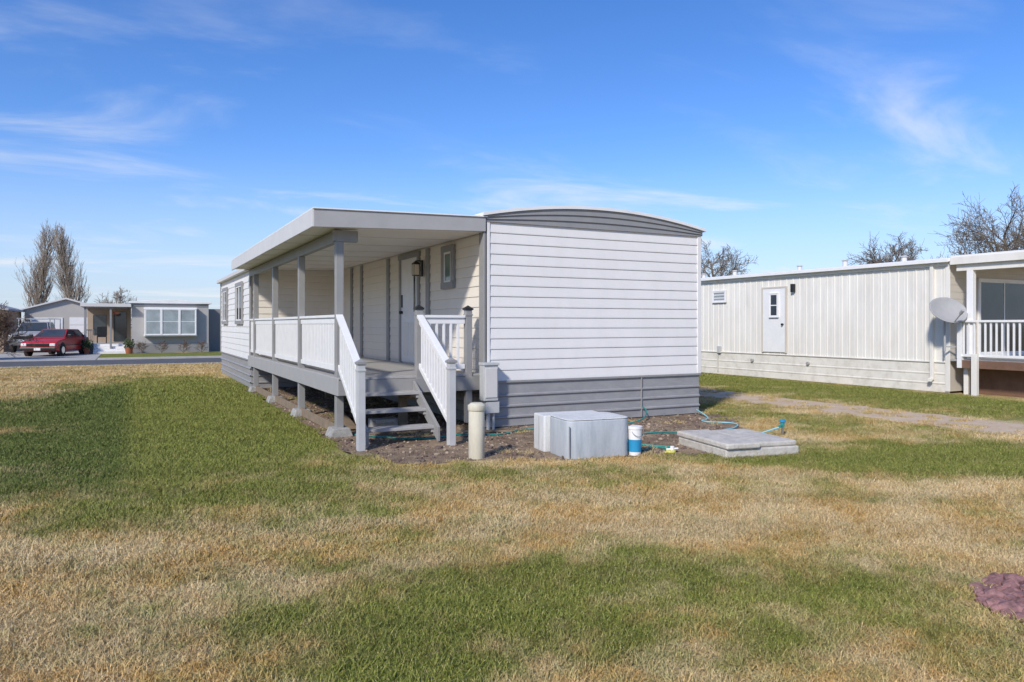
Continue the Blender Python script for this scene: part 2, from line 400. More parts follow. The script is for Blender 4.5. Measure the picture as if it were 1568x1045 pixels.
ng.interface.new_socket('Geometry',in_out='INPUT',socket_type='NodeSocketGeometry')
ng.interface.new_socket('Geometry',in_out='OUTPUT',socket_type='NodeSocketGeometry')
gi=nn(ng,'NodeGroupInput');go=nn(ng,'NodeGroupOutput')
ci=nn(ng,'GeometryNodeCollectionInfo'); ci.inputs['Collection'].default_value=clcol
ci.inputs['Separate Children'].default_value=True; ci.inputs['Reset Children'].default_value=True
ip=nn(ng,'GeometryNodeInstanceOnPoints'); ip.inputs['Pick Instance'].default_value=True
def attr(nm,dt):
    a=nn(ng,'GeometryNodeInputNamedAttribute',data_type=dt); a.inputs['Name'].default_value=nm; return a.outputs[0]
cx=nn(ng,'ShaderNodeCombineXYZ'); ng.links.new(attr('gr','FLOAT'),cx.inputs['Z'])
ng.links.new(gi.outputs[0],ip.inputs['Points']);ng.links.new(ci.outputs[0],ip.inputs['Instance'])
ng.links.new(cx.outputs[0],ip.inputs['Rotation']);ng.links.new(attr('gs','FLOAT'),ip.inputs['Scale'])
ng.links.new(attr('gi','INT'),ip.inputs['Instance Index'])
ng.links.new(ip.outputs[0],go.inputs[0])
md=lg.modifiers.new('scatter','NODES'); md.node_group=ng

# ------------------------------------------------------------ main mobile home
H=grp('mobile_home',(2.1,9,0))
EX=.164
WD=4.23; LEN=18.0
MB('wall_core',H,M['siding_w']).box(.005,WD-.005,.005,LEN,.05,3.25).done()
lap('siding_south',H,south(0),.0,WD,.735,15,EX,M['siding_end'])
lap('siding_west',H,west(0),.0,9.05,.735,14,EX,M['siding_w'])
lap('siding_east',H,east(WD),.0,LEN,.735,15,EX,M['siding_end'])
ribs('skirt_south',H,south(0),.0,WD,.02,.70,.17,M['skirt'])
ribs('skirt_west',H,west(0),0,9.05,.02,.70,.17,M['skirt'])
ribs('skirt_east',H,east(WD),0,LEN,.02,.70,.17,M['skirt'])
t=MB('skirt_cap',H,M['trim'],.004)
t.box(-.03,WD+.03,0,.032,.70,.733,south(0)).box(0,9.05,.0,.03,.70,.733,west(0)).box(0,LEN,.0,.03,.70,.733,east(WD)).box(2.93,2.95,.0,.029,.02,.70,south(0)).done()
ct=MB('corner_trim',H,M['siding_end'],.004)
ct.box(-.028,.05,-.02,.030,.735,3.19,south(0)).box(WD-.05,WD+.028,-.02,.030,.735,3.19,south(0)).done()
def arch(x): 
    q=(x-WD/2)/(WD/2); return 3.31+.21*(1-q*q)
for k in range(3):
    bm=bmesh.new(); prev=None
    n0=.035+.016*k
    for i in range(33):
        x=-.02+(WD+.04)*i/32; a=3.19; bz=arch(min(max(x,0),WD))-.02
        lo=a+(bz-a)*k/3; hi=a+(bz-a)*(k+1)/3
        cur=[bm.verts.new((x,-n0,lo)),bm.verts.new((x,-n0-.006,lo)),bm.verts.new((x,-n0,hi)),bm.verts.new((x,0,lo)),bm.verts.new((x,0,hi))]
        if prev:
            bm.faces.new((prev[1],cur[1],cur[2],prev[2]));bm.faces.new((prev[3],cur[3],cur[1],prev[1]));bm.faces.new((prev[2],cur[2],cur[4],prev[4]))
        prev=cur
    me=D.meshes.new('gable_band'); bm.to_mesh(me); bm.free(); me.materials.append(M['band']); link(D.objects.new('gable_band',me),H)
bm=bmesh.new(); prev=None
for i in range(41):
    x=-.09+(WD+.18)*i/40; z=arch(x)
    cur=[bm.verts.new((x,-.10,z-.02)),bm.verts.new((x,-.10,z+.03)),bm.verts.new((x,LEN+.1,z+.03)),bm.verts.new((x,LEN+.1,z-.02))]
    if prev:
        for a,b_ in ((0,1),(1,2),(2,3),(3,0)): bm.faces.new((prev[a],cur[a],cur[b_],prev[b_]))
    else: bm.faces.new(cur)
    prev=cur
bm.faces.new(prev); bmesh.ops.recalc_face_normals(bm,faces=bm.faces)
me=D.meshes.new('roof'); bm.to_mesh(me); bm.free(); me.materials.append(M['roofw']); link(D.objects.new('roof',me),H)
t=MB('eave_trim',H,M['trim'],.004)
t.box(-.03,LEN,.0,.06,3.2,3.285,west(0)).box(-.03,LEN,.0,.06,3.2,3.285,east(WD)).done()
MB('roof_vent',H,M['white'],smooth=False).cyl((2.3,2.6,3.4),(2.3,2.6,3.80),.035).cyl((2.3,2.6,3.80),(2.3,2.6,3.84),.05,.03).done()
ux=-2.2
MB('expando_core',H,M['siding_w']).box(ux+.005,.0,9.055,15.8,.05,3.0).done()
lap('expando_siding_west',H,west(ux),9.05,15.8,.735,14,EX,M['siding_end'])
lap('expando_siding_south',H,south(9.05),ux,0,.735,14,EX,M['siding_w'])
ribs('expando_skirt',H,west(ux),9.05,15.8,.02,.70,.17,M['skirt'])
ribs('expando_skirt_south',H,south(9.05),ux,0,.02,.70,.17,M['skirt'])
t=MB('expando_trim',H,M['trim'],.004)
t.box(9.02,15.8,0,.035,.70,.733,west(ux)).box(9.0,9.1,0,.04,.735,2.96,west(ux)).box(15.7,15.83,0,.04,.735,2.96,west(ux)).done()
MB('expando_roof',H,M['fascia_l'],.01).box(ux-.14,.0,9.06,15.95,2.965,3.07).done()
window(H,west(ux),10.45,11.6,1.72,2.66,M['trim'],M['glass'],(11.02,),(),.1,.022)
window(H,west(ux),13.9,14.9,1.72,2.66,M['trim'],M['glass'],(14.4,),(),.1,.022)
fw=west(0)
t=MB('pilasters',H,M['trim'],.005)
for y in (7.7,6.82,4.79,2.44): t.box(y-.08,y+.08,.0,.05,.86,3.0,fw)
t.box(-.03,.14,.0,.06,.70,3.2,fw).done()
d=MB('door_casing',H,M['trim'],.004)
d.box(2.88,2.99,0,.052,.86,2.90,fw).box(3.93,4.04,0,.052,.86,2.90,fw).box(2.85,4.07,0,.06,2.90,3.0,fw).done()
MB('front_door',H,M['white'],.006).box(2.99,3.93,0,.035,.87,2.90,fw).done()
p=MB('door_panels',H,M['soffit'],.008)
p.box(3.12,3.42,.035,.042,1.0,1.65,fw).box(3.50,3.80,.035,.042,1.0,1.65,fw).done()
MB('door_glass',H,M['glass']).box(3.10,3.18,.03,.044,1.85,2.7,fw).done()
MB('door_knob',H,M['black'],smooth=True).cyl((-.03,3.86,1.85),(-.10,3.86,1.85),.03).box(3.84,3.88,.035,.05,1.95,2.2,fw).done()
window(H,fw,1.28,1.60,2.33,2.85,M['trim'],M['glassg'],(),(),.11,.022)
Ln=grp('wall_lantern',(-.1,2.66,2.6))
l=MB('bracket',Ln,M['black'],.004); l.box(2.62,2.72,.05,.075,2.50,2.80,fw).box(2.655,2.685,.07,.17,2.78,2.80,fw)
l.box(2.61,2.73,.12,.24,2.72,2.74,fw).box(2.615,2.725,.125,.235,2.51,2.525,fw)
for a in (2.612,2.72):
    for b_ in (.122,.230): l.box(a,a+.008,b_,b_+.008,2.525,2.72,fw)
l.pyramid(-.18,2.67,2.741,2.80,.06).done()
MB('glass',Ln,M['lamp_glass']).box(2.625,2.715,.135,.225,2.526,2.719,fw).done()

# ------------------------------------------------------------ porch
P=grp('covered_porch',(-1.2,4.5,0))
X0=-2.63
MB('roof_deck',P,M['roofw']).prism([(X0+.03,3.0),(X0+.03,3.17),(-.001,3.235),(-.001,3.06)],-.02,9.04).done()
MB('soffit',P,M['soffit']).prism([(X0+.03,2.975),(X0+.03,2.999),(-.03,3.055),(-.03,3.03)],-.015,9.03).done()
sb=MB('soffit_seams',P,M['fascia_l'])
for y in (1.2,2.4,3.6,4.8,6.0,7.2,8.4): sb.prism([(X0+.04,2.969),(X0+.04,2.978),(-.07,3.031),(-.07,3.024)],y-.012,y+.012)
sb.done()
f=MB('south_fascia',P,M['fascia'],.003).prism([(X0,2.95),(X0,3.195),(-.032,3.25),(-.032,3.035)],-.055,-.02).done()
MB('fascia_drip',P,M['roofw'],.002).prism([(X0-.02,3.197),(X0-.02,3.215),(-.01,3.27),(-.01,3.252)],-.075,9.05).done()
MB('west_fascia',P,M['fascia_l'],.004).box(X0-.03,X0,-.055,4.55,2.95,3.19).box(X0-.034,X0,4.56,9.05,2.945,3.185).done()
PX=-2.2; PY=(.3,2.95,5.6,8.25)
t=MB('posts',P,M['trim'],.006)
for y in PY: t.box(PX-.055,PX+.055,y-.055,y+.055,.12,2.80)
t.done()
MB('post_brackets',P,M['trim'],.004).box(PX-.09,PX+.26,.235,.365,2.80,2.96).done()
MB('beam',P,M['trim'],.004).box(PX-.045,PX+.045,.37,9.0,2.80,2.965).done()
b_=MB('pier_blocks',P,M['concd'],.012)
for y in PY: b_.prism([(PX-.17,0),(PX+.17,0),(PX+.12,.13),(PX-.12,.13)],y-.16,y+.16)
b_.done()
dk=MB('deck_boards',P,M['deck'],.004)
y=.10
while y<8.95:
    dk.box(PX-.06,-.06,y,y+.135,.815,.85); y+=.142
dk.done()
MB('rim_joist',P,M['fascia'],.004).box(PX-.085,PX-.06,.06,9.0,.60,.845).done()
MB('rim_joist_south',P,M['trim'],.004).box(PX-.06,-.06,.06,.095,.60,.812).done()
j=MB('joists',P,M['wood'])
for y in (1.0,2.0,3.0,4.0,5.0,6.0,7.0,8.0): j.box(PX-.05,-.06,y,y+.04,.62,.81)
j.box(PX+1.1,PX+1.2,.1,8.9,.48,.615)
for y in (.8,3.2,5.8,8): j.box(PX+1.09,PX+1.21,y,y+.1,.0,.48)
j.done()
MB('kick_board',P,M['wood'],.004).box(PX-.03,PX+.0,.4,8.2,.02,.16).done()
# scrap lumber and blocks stored under the deck
MB('scrap_lumber',None,M['wood'],.004).beam((-1.9,.7,.05),(-1.5,3.2,.05),.14,.04).beam((-1.7,1.0,.10),(-1.2,2.6,.10),.09,.04).beam((-2.0,3.4,.04),(-1.8,5.4,.04),.09,.04).beam((-.6,-.25,.03),(.15,-.55,.03),.05,.03).done()
MB('concrete_block',None,M['concd'],.01).box(-1.7,-1.3,.35,.55,0,.2).box(-1.65,-1.35,.3,.34,.14,.2).done()
rl=MB('railing',P,M['white'],.003)
for a,b2 in zip(PY[:-1],PY[1:]):
    rl.box(PX-.045,PX+.045,a+.056,b2-.056,1.71,1.75).box(PX-.02,PX+.02,a+.056,b2-.056,1.62,1.705).box(PX-.02,PX+.02,a+.056,b2-.056,.93,1.0)
    k=int((b2-a-.11)/.105)
    for i in range(1,k):
        y=a+.055+i*(b2-a-.11)/k; rl.box(PX-.018,PX+.018,y-.018,y+.018,1.001,1.619)
rl.box(PX-.045,PX+.045,8.31,9.02,1.71,1.75).box(PX-.02,PX+.02,8.31,9.02,.93,1.0)
for i in range(6): rl.box(PX-.018,PX+.018,8.4+i*.105,8.436+i*.105,1.001,1.709)
Y1=.13
rl.box(-.99,-.31,Y1-.045,Y1+.045,1.71,1.75).box(-.99,-.31,Y1-.02,Y1+.02,1.62,1.705).box(-.99,-.31,Y1-.02,Y1+.02,.93,1.0)
for i in range(5): 
    x=-.88+i*.115; rl.box(x-.018,x+.018,Y1-.018,Y1+.018,1.001,1.619)
rl.done()
def newel(mb_,cap,x,y,z0,z1,w=.05):
    mb_.box(x-w,x+w,y-w,y+w,z0,z1); cap.box(x-w-.015,x+w+.015,y-w-.015,y+w+.015,z1,z1+.03); cap.pyramid(x,y,z1+.031,z1+.075,w+.008)
    mb_.box(x-w-.008,x+w+.008,y-w-.008,y+w+.008,z1-.09,z1-.06)
nw=MB('newel_posts',P,M['trim'],.004); cp=MB('newel_caps',P,M['black'],.003)
newel(nw,cp,-1.05,Y1,.56,1.83); newel(nw,cp,-.25,Y1,.1,1.83); nw.done(); cp.done()

# steps
T=grp('porch_steps',(-1.65,-.5,0))
tr=MB('treads',T,M['deck'],.006)
for z,y in ((.64,-.20),(.43,-.50),(.22,-.80)):
    tr.box(-2.17,-1.12,y,y+.13,z-.04,z).box(-2.17,-1.12,y+.14,y+.27,z-.04,z)
tr.done()
st=MB('stringers',T,M['trim'],.004)
for x in (-2.14,-1.15): st.rail((x,.055,.68),(x,-.93,.12),.04,.20)
st.done()
br=MB('tread_cleats',T,M['fascia'],.003)
for z,y in ((.64,-.20),(.43,-.50),(.22,-.80)):
    for x in (-2.11,-1.18): br.box(x-.02,x+.02,y+.02,y+.26,z-.09,z-.041)
br.done()
cp=MB('newel_caps',T,M['trim'],.003); nw2=MB('newel_posts',T,M['newel'],.004)
newel(nw2,cp,-2.27,-1.08,0,1.10,.048); newel(nw2,cp,-1.08,-1.2,0,1.10,.048); nw2.done(); cp.done()
hr=MB('handrails',T,M['white'],.003)
def stair_rail(xa,ya,xb,yb,za,zb):
    hr.rail((xa,ya,za),(xb,yb,zb),.10,.045); hr.rail((xa,ya,za-.07),(xb,yb,zb-.07),.035,.09); hr.rail((xa,ya,za-.74),(xb,yb,zb-.74),.04,.08)
    for i in range(1,11):
        t=i/11; x=xa+(xb-xa)*t; y=ya+(yb-ya)*t; z=za+(zb-za)*t
        hr.box(x-.018,x+.018,y-.018,y+.018,z-.72,z-.08)
stair_rail(-2.21,.24,-2.27,-1.03,1.73,1.03); stair_rail(-1.05,.075,-1.08,-1.15,1.73,1.03); hr.done()

# ------------------------------------------------------------ utility items
U=grp('meter_box',(-.02,-.15,0))
MB('cabinet',U,M['boxgrey'],.01).box(-.14,.10,-.22,-.05,.45,1.0).done()
MB('cabinet_lid',U,M['boxgrey'],.006).box(-.15,.11,-.24,-.04,.99,1.03).done()
MB('cabinet_door',U,M['fascia_l'],.006).box(-.12,.08,-.232,-.218,.5,.95).done()
MB('lower_box',U,M['boxgrey'],.008).box(-.10,.13,-.20,-.06,.26,.44).done()
MB('conduit',U,M['boxgrey']).cyl((-.03,-.13,0),(-.03,-.13,.3),.03).cyl((.06,-.13,0),(.06,-.13,.3),.02).done()
MB('mount_board',U,M['wood'],.004).box(-.06,.03,-.05,-.01+.0,.2,.95).done()
U=grp('utility_pedestal',(-1.18,-2.23,0))
MB('tube',U,M['beige'],.004).cyl((-1.18,-2.23,0),(-1.18,-2.23,.60),.096,n=32).done()
MB('cap',U,M['beige'],.008).cyl((-1.18,-2.23,.575),(-1.18,-2.23,.645),.106,n=32).cyl((-1.18,-2.23,.64),(-1.18,-2.23,.67),.10,.07,n=32).done()
for o in U.children:
    for p_ in o.data.polygons: p_.use_smooth=len(p_.vertices)==4
U=grp('utility_cover',(0,0,0))
U.matrix_basis=Matrix.Translation((-.29,-2.87,0))@Matrix.Rotation(math.radians(-7),4,'Z')
def rbox(name,parent,x0,x1,y0,y1,z0,z1,r,mat,bev=.01):
    bm=bmesh.new(); pts2=[]
    for cx,cy,a0 in ((x0+r,y0+r,180),(x1-r,y0+r,270),(x1-r,y1-r,0),(x0+r,y1-r,90)):
        for i in range(8):
            a=math.radians(a0+90*i/7); pts2.append((cx+r*math.cos(a),cy+r*math.sin(a)))
    A=[bm.verts.new((x,y,z0)) for x,y in pts2];B=[bm.verts.new((x,y,z1)) for x,y in pts2]; n=len(A)
    for i in range(n):
        f_=bm.faces.new((A[i],A[(i+1)%n],B[(i+1)%n],B[i])); f_.smooth=True
    bm.faces.new(A[::-1]);bm.faces.new(B)
    me=D.meshes.new(name);bm.to_mesh(me);bm.free();me.materials.append(mat);o=link(D.objects.new(name,me),parent,True)
    if bev: m_=o.modifiers.new('b','BEVEL');m_.width=bev;m_.segments=3;m_.limit_method='ANGLE';m_.angle_limit=math.radians(50)
    return o
rbox('shell',U,0,.84,0,.62,0,.465,.11,M['galv'],.02)
rbox('rear_shell',U,-.045,.80,.625,.98,0,.462,.03,M['galvlit'],.015)
rbox('lid_panel',U,.0,.84,.0,.622,.467,.478,.11,M['galvlit'],.004)
MB('seam',U,M['trim'],0,True).box(.02,.026,-.003,.02,.02,.40).box(-.048,-.044,.78,.79,.02,.44).done()
U=grp('plastic_bucket',(.64,-2.92,0))
MB('body',U,M['white'],.003,True,False).cyl((0,0,0),(0,0,.33),.072,.088,28).done()
MB('rim',U,M['white'],.003,True).cyl((0,0,.325),(0,0,.36),.094,.094,28).done()
MB('label',U,M['blue'],0,True).cyl((0,0,.05),(0,0,.20),.0768,.0838,28).done()
h_=D.curves.new('handle','CURVE');h_.dimensions='3D';h_.bevel_depth=.003
sp=h_.splines.new('POLY');sp.points.add(12)
for i in range(13):
    a=math.pi*i/12; sp.points[i].co=(.09*math.cos(a),-.05-.05*math.sin(a),.32-.08*math.sin(a),1)
h_.materials.append(M['chrome']); link(D.objects.new('handle',h_),U,True)
U=grp('concrete_pad'); U.matrix_basis=Matrix.Translation((1.56,-3.02,0))@Matrix.Rotation(math.radians(-10),4,'Z')
MB('lower_slab',U,M['conc'],.018,True).box(0,1.04,-.62,.50,0,.11).done()
MB('upper_slab',U,M['conc'],.02,True).box(-.015,.46,-.66,.52,.113,.185).box(.475,1.02,-.60,.48,.113,.178).done()
U=grp('yard_hydrant',(3.5,-2.6,0))
MB('standpipe',U,M['chrome'],0,True).cyl((0,0,0),(0,0,.2),.016).done()
MB('valve_body',U,M['hose'],.003,True).cyl((0,0,.13),(0,0,.20),.03).cyl((0,0,.16),(-.09,-.02,.14),.02).done()
MB('handle',U,M['blue'],.003,True).cyl((0,0,.20),(0,0,.225),.045).box(-.05,.05,-.01,.01,.225,.24).done()
def tube(name,pts_,r,mat_):
    c_=D.curves.new(name,'CURVE');c_.dimensions='3D';c_.bevel_depth=r;c_.bevel_resolution=2
    s_=c_.splines.new('BEZIER');s_.bezier_points.add(len(pts_)-1)
    for bp_,p_ in zip(s_.bezier_points,pts_): bp_.co=p_;bp_.handle_left_type=bp_.handle_right_type='AUTO'
    c_.materials.append(mat_); return link(D.objects.new(name,c_))
tube('garden_hose',[(-2.0,.2,.02),(-1.2,-.6,.02),(-.6,-.45,.02),(-.1,-.7,.02),(.4,-.45,.02),(1.0,-.6,.02),(1.7,-.3,.02),(2.4,-.55,.03),(2.9,-.2,.15),(2.95,-.05,.2)],.011,M['hose'])
tube('garden_hose',[(4.05,-.15,.10),(3.9,-.6,.02),(3.5,-.95,.02),(3.75,-1.35,.02),(3.4,-1.75,.02),(2.9,-2.0,.02),(3.1,-2.4,.02),(3.4,-2.63,.13)],.012,M['hose2'])
tube('garden_hose',[(.6,-2.4,.02),(.9,-2.75,.02),(1.15,-2.6,.02),(1.3,-2.85,.02),(1.1,-2.2,.02),(1.9,-1.6,.02),(2.6,-1.9,.02)],.011,M['hose'])
U=grp('hose_sprinkler',(1.12,-3.02,0))
MB('base',U,M['yellow'],.008,True).cyl((0,0,.01),(0,0,.04),.06).box(-.1,.02,-.02,.02,.01,.03).done()
MB('head',U,M['white'],.003,True).cyl((.02,0,.04),(.02,0,.09),.025).cyl((-.05,.03,.05),(.09,-.03,.06),.012).done()
U=grp('drain_pipe',(1.9,-.15,0))
MB('pipe',U,M['white'],0,True,False).cyl((0,0,0),(0,0,.16),.05).done(); MB('cap',U,M['wood'],.003,True).cyl((0,0,.16),(0,0,.19),.058).done()
bm=bmesh.new()
for _ in range(1300):
    x=random.uniform(-2.6,4.2);y=random.uniform(-3,6)
    if not inside(x,y,DIRT) or (x>-.02 and y>-.02):continue
    a=random.uniform(0,6.28);s_=random.uniform(.012,.035)
    q=[bm.verts.new((x+s_*math.cos(a+k*1.57)*(1 if k%2 else .5),y+s_*math.sin(a+k*1.57)*(1 if k%2 else .5),.012+random.uniform(0,.014))) for k in range(4)]
    bm.faces.new(q)
me=D.meshes.new('fallen_leaves');bm.to_mesh(me);bm.free();me.materials.append(M['wood']);link(D.objects.new('fallen_leaves',me))

# ------------------------------------------------------------ neighbour home (right)
Nn=grp('mobile_home',(14.2,9,0)); NX=12.1; NY=.36; NW=4.3; NL=18.4
f=west(NX)
MB('wall_core',Nn,M['creamsh']).box(NX+.005,NX+NW,NY+.005,NL,.05,3.08).done()
pr=[];y=NY
while y<NL:
    pr+=[(y,0),(y+.105,0),(y+.117,.014),(y+.138,.014),(y+.15,0),(y+.19,0),(y+.2,.006),(y+.21,0)]; y+=.235
sheet_v('siding_west',Nn,f,pr,.74,3.06,M['cream'])
ribs('skirt_west',Nn,f,NY,NL,.02,.72,.23,M['creamsk'],.01)
lap('siding_south',Nn,south(NY),NX,NX+NW,.735,14,EX,M['creamsh'],.012)
t=MB('trim',Nn,M['cream'],.005)
t.box(NY,NL,0,.03,.715,.745,f).box(NY-.02,NY+.09,0,.032,.05,3.06,f).box(NY,NL,0,.05,2.98,3.08,f).done()
MB('roof',Nn,M['roofw'],.01).prism([(NX-.12,3.07),(NX-.12,3.16),(NX+1,3.27),(NX+NW/2,3.31),(NX+NW-1,3.27),(NX+NW+.1,3.16),(NX+NW+.1,3.07)],NY-.08,NL+.1).done()
MB('gutter',Nn,M['white'],.008).box(NY-.05,NL,.121,.17,3.06,3.15,f).done()
v=MB('roof_vents',Nn,M['fascia_l'],.004)
for y,h in ((2.2,.10),(4.0,.14),(5.6,.1),(8.3,.12),(9.8,.1)): v.cyl((NX+1.0,y,3.2),(NX+1.0,y,3.28+h),.07,.07,12).cyl((NX+1.0,y,3.28+h),(NX+1,y,3.31+h),.11,.06,12)
v.done()
MB('side_door',Nn,M['white'],.006).box(5.2,6.05,.016,.05,.80,2.68,f).done()
dc=MB('side_door_frame',Nn,M['creamsh'],.004);dc.box(5.15,5.2,.016,.06,.78,2.73,f).box(6.05,6.10,.016,.06,.78,2.73,f).box(5.2,6.05,.016,.06,2.68,2.73,f).done()
window(Nn,f,5.45,5.75,1.85,2.52,M['white'],M['glass'],(),(2.18,),.03,.052,'door_window')
MB('door_knob',Nn,M['black']).cyl((NX-.05,5.28,1.62),(NX-.11,5.28,1.62),.03).done()
window(Nn,f,7.65,8.2,2.36,2.68,M['white'],M['glassl'],(),(2.47,2.57),.04,.016,'small_window')
MB('porch_lamp',Nn,M['black'],.01).box(4.85,4.95,.016,.12,2.55,2.78,f).done()
MB('downspout',Nn,M['cream'],.008).box(.72,.80,.016,.08,.30,3.06,f).box(.72,.80,.08,.16,.26,.34,f).done()
MB('junction_box',Nn,M['boxgrey'],.005).box(7.85,7.98,.01,.09,.70,.92,f).cyl((NX-.03,8.0,.1),(NX-.03,8.0,.7),.02).done()
pp=MB('outlet_pipes',Nn,M['concd'],.003)
for y in (6.5,4.4): pp.cyl((NX-.06,y,.52),(NX,y,.52),.05)
pp.done()
window(Nn,south(NY),13.2,15.2,.92,2.66,M['white'],M['glass'],(14.2,),(),.06,.014,'sliding_door')
Np=grp('covered_porch',(14,-1.2,0))
PY0=-3.2
MB('roof',Np,M['roofw'],.006).box(NX-.12,NX+3.6,PY0,NY-.09,3.10,3.2).done()
MB('fascia',Np,M['cream'],.005).box(NX-.135,NX-.10,PY0,NY-.09,2.99,3.16).done()
MB('ceiling',Np,M['soffit']).box(NX-.09,NX+3.5,PY0+.02,NY-.05,3.02,3.09).done()
MB('header_beam',Np,M['cream'],.006).box(NX-.04,NX+.08,PY0,.18,2.84,3.01).done()
MB('posts',Np,M['white'],.006).box(NX-.05,NX+.08,-.2,-.06,.84,2.84).box(NX-.05,NX+.08,-3.1,-2.97,.84,2.84).done()
MB('deck',Np,M['deck']).box(NX-.05,NX+3.5,PY0,NY-.05,.77,.81).done()
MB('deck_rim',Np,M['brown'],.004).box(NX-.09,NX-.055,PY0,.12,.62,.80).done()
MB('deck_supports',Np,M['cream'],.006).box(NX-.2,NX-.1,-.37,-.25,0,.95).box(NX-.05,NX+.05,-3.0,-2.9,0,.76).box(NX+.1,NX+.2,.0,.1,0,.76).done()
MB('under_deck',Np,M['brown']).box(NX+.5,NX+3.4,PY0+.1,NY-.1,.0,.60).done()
rl=MB('railing',Np,M['white'],.004)
rl.box(NX-.12,NX-.02,PY0,.10,1.66,1.71).box(NX-.09,NX-.05,PY0,.10,.88,.94).box(NX-.12,NX-.02,.02,.12,.62,1.66)
y=PY0+.05
while y<-.02: rl.box(NX-.088,NX-.052,y,y+.036,.941,1.659); y+=.12
rl.done()
U=grp('satellite_dish')
U.matrix_basis=Matrix.Translation((11.70,.18,1.90))
bm=bmesh.new(); rings=[]
R=Vector((-.30,-.80,.55)).normalized().to_track_quat('Z','Y').to_matrix()
cv=bm.verts.new((0,0,0)); 
for r_ in (.12,.24,.34,.42,.445):
    ring=[]
    for i in range(32):
        a=2*math.pi*i/32; x=r_*1.0*math.cos(a); y=r_*.78*math.sin(a); z=.09*(r_/.44)**2
        ring.append(bm.verts.new(R@Vector((x,y,z))))
    rings.append(ring)
for i in range(32): bm.faces.new((cv,rings[0][i],rings[0][(i+1)%32]))
for a_,b2 in zip(rings,rings[1:]):
    for i in range(32): bm.faces.new((a_[i],b2[i],b2[(i+1)%32],a_[(i+1)%32]))
me=D.meshes.new('reflector');bm.to_mesh(me);bm.free();me.materials.append(M['dish'])
for p_ in me.polygons:p_.use_smooth=True
o=link(D.objects.new('reflector',me),U,True);m_=o.modifiers.new('s','SOLIDIFY');m_.thickness=.02
q=MB('mast',U,M['dish'],0,True).cyl((.12,.12,-.9),(.12,.12,-.15),.025).cyl((.12,.12,-.15),(.03,.04,-.02),.025).beam((.12,.12,-.8),(.38,.0,-.8),.03,.03)
tip=R@Vector((0,-.28,.42)); q.cyl(R@Vector((0,-.34,.02)),tip,.015).done()
MB('feed_horn',U,M['dish'],.005,True).cyl(tip-R@Vector((0,0,.08)),tip+R@Vector((0,.02,.04)),.035).done()

# ------------------------------------------------------------ far home (left background)
B=grp('mobile_home',(-2.8,42,0))
fs=south(37.05)
MB('walls',B,M['greyhome']).box(-4.8,-.75,37.05,50,.0,2.85).done()
MB('skirt',B,M['greyhome2']).box(-4.82,-.73,0,.03,.0,.55,fs).done()
MB('roof',B,M['roofw'],.02).prism([(-4.95,2.84),(-4.95,2.95),(-2.8,3.10),(-.6,2.95),(-.6,2.84)],36.9,50.1).done()
MB('roof_band',B,M['greyhome2']).box(-4.8,-.75,0,.04,2.68,2.84,fs).done()
MB('bay',B,M['white'],.01).box(-4.2,-1.4,-.0,.42,.95,1.05,fs).box(-4.2,-1.4,0,.42,2.5,2.62,fs).done()
window(B,Fr((0,36.64),(1,0),(0,-1)),-4.1,-1.5,1.06,2.49,M['white'],M['glassl'],(-3.3,-2.35),(1.8,),.05,0,'bay_window')
MB('bay_mullions',B,M['white'],.005).box(-3.36,-3.24,0,.06,1.06,2.49,Fr((0,36.64),(1,0),(0,-1))).box(-2.41,-2.29,0,.06,1.06,2.49,Fr((0,36.64),(1,0),(0,-1))).done()
MB('bay_sides',B,M['white']).box(-4.18,-1.42,.02,.36,1.05,2.5,fs).done()
MB('side_wing',B,M['greyhome2']).box(-.74,.6,39.5,50,.0,2.6).done()
Q=grp('covered_porch',(-6,38,0))
MB('roof',Q,M['greyhome2'],.01).box(-7.3,-4.83,36.6,43,2.60,2.80).done()
MB('fascia',Q,M['fascia_l'],.005).box(-7.32,-4.84,36.56,36.6,2.62,2.80).done()
MB('posts',Q,M['greyhome2'],.01).box(-7.15,-7.03,36.7,36.82,0,2.6).box(-5.9,-5.8,36.7,36.8,0,2.6).done()
MB('back_wall',Q,M['tan']).box(-7.2,-4.85,41.5,41.6,0,2.6).done()
MB('deck',Q,M['greyhome']).box(-7.2,-4.85,37.4,43,.0,.55).done()
s_=MB('white_steps',Q,M['white'],.01)
for i in range(4): s_.box(-6.7,-5.0,36.3+i*.27,37.39,.002+i*.135,.135+i*.135)
s_.done()
w_=MB('porch_windows',Q,M['glass']); w_.box(-6.9,-6.2,41.46,41.49,1.0,2.2).box(-5.8,-5.1,41.46,41.49,.6,2.4); w_.done()
rr_=MB('porch_railing',Q,M['greyhome2'],.004); rr_.box(-7.1,-6.7,36.9,36.95,1.3,1.35)
for i in range(5): rr_.box(-7.05+i*.09,-7.03+i*.09,36.91,36.94,.55,1.3)
rr_.done()
MB('hanging_planter',Q,M['terracotta'],.01).cyl((-5.6,37,2.2),(-5.6,37,2.35),.12,.2,12).cyl((-5.6,37,2.35),(-5.6,37,2.6),.008).done()
q=MB('chair',Q,M['black'],.01);q.box(-6.6,-6.1,38.5,39,.9,.96).box(-6.6,-6.1,38.95,39,.96,1.5)
for a in (-6.6,-6.14):
    for b2 in (38.5,38.96): q.box(a,a+.04,b2,b2+.04,.55,.9)
q.done()
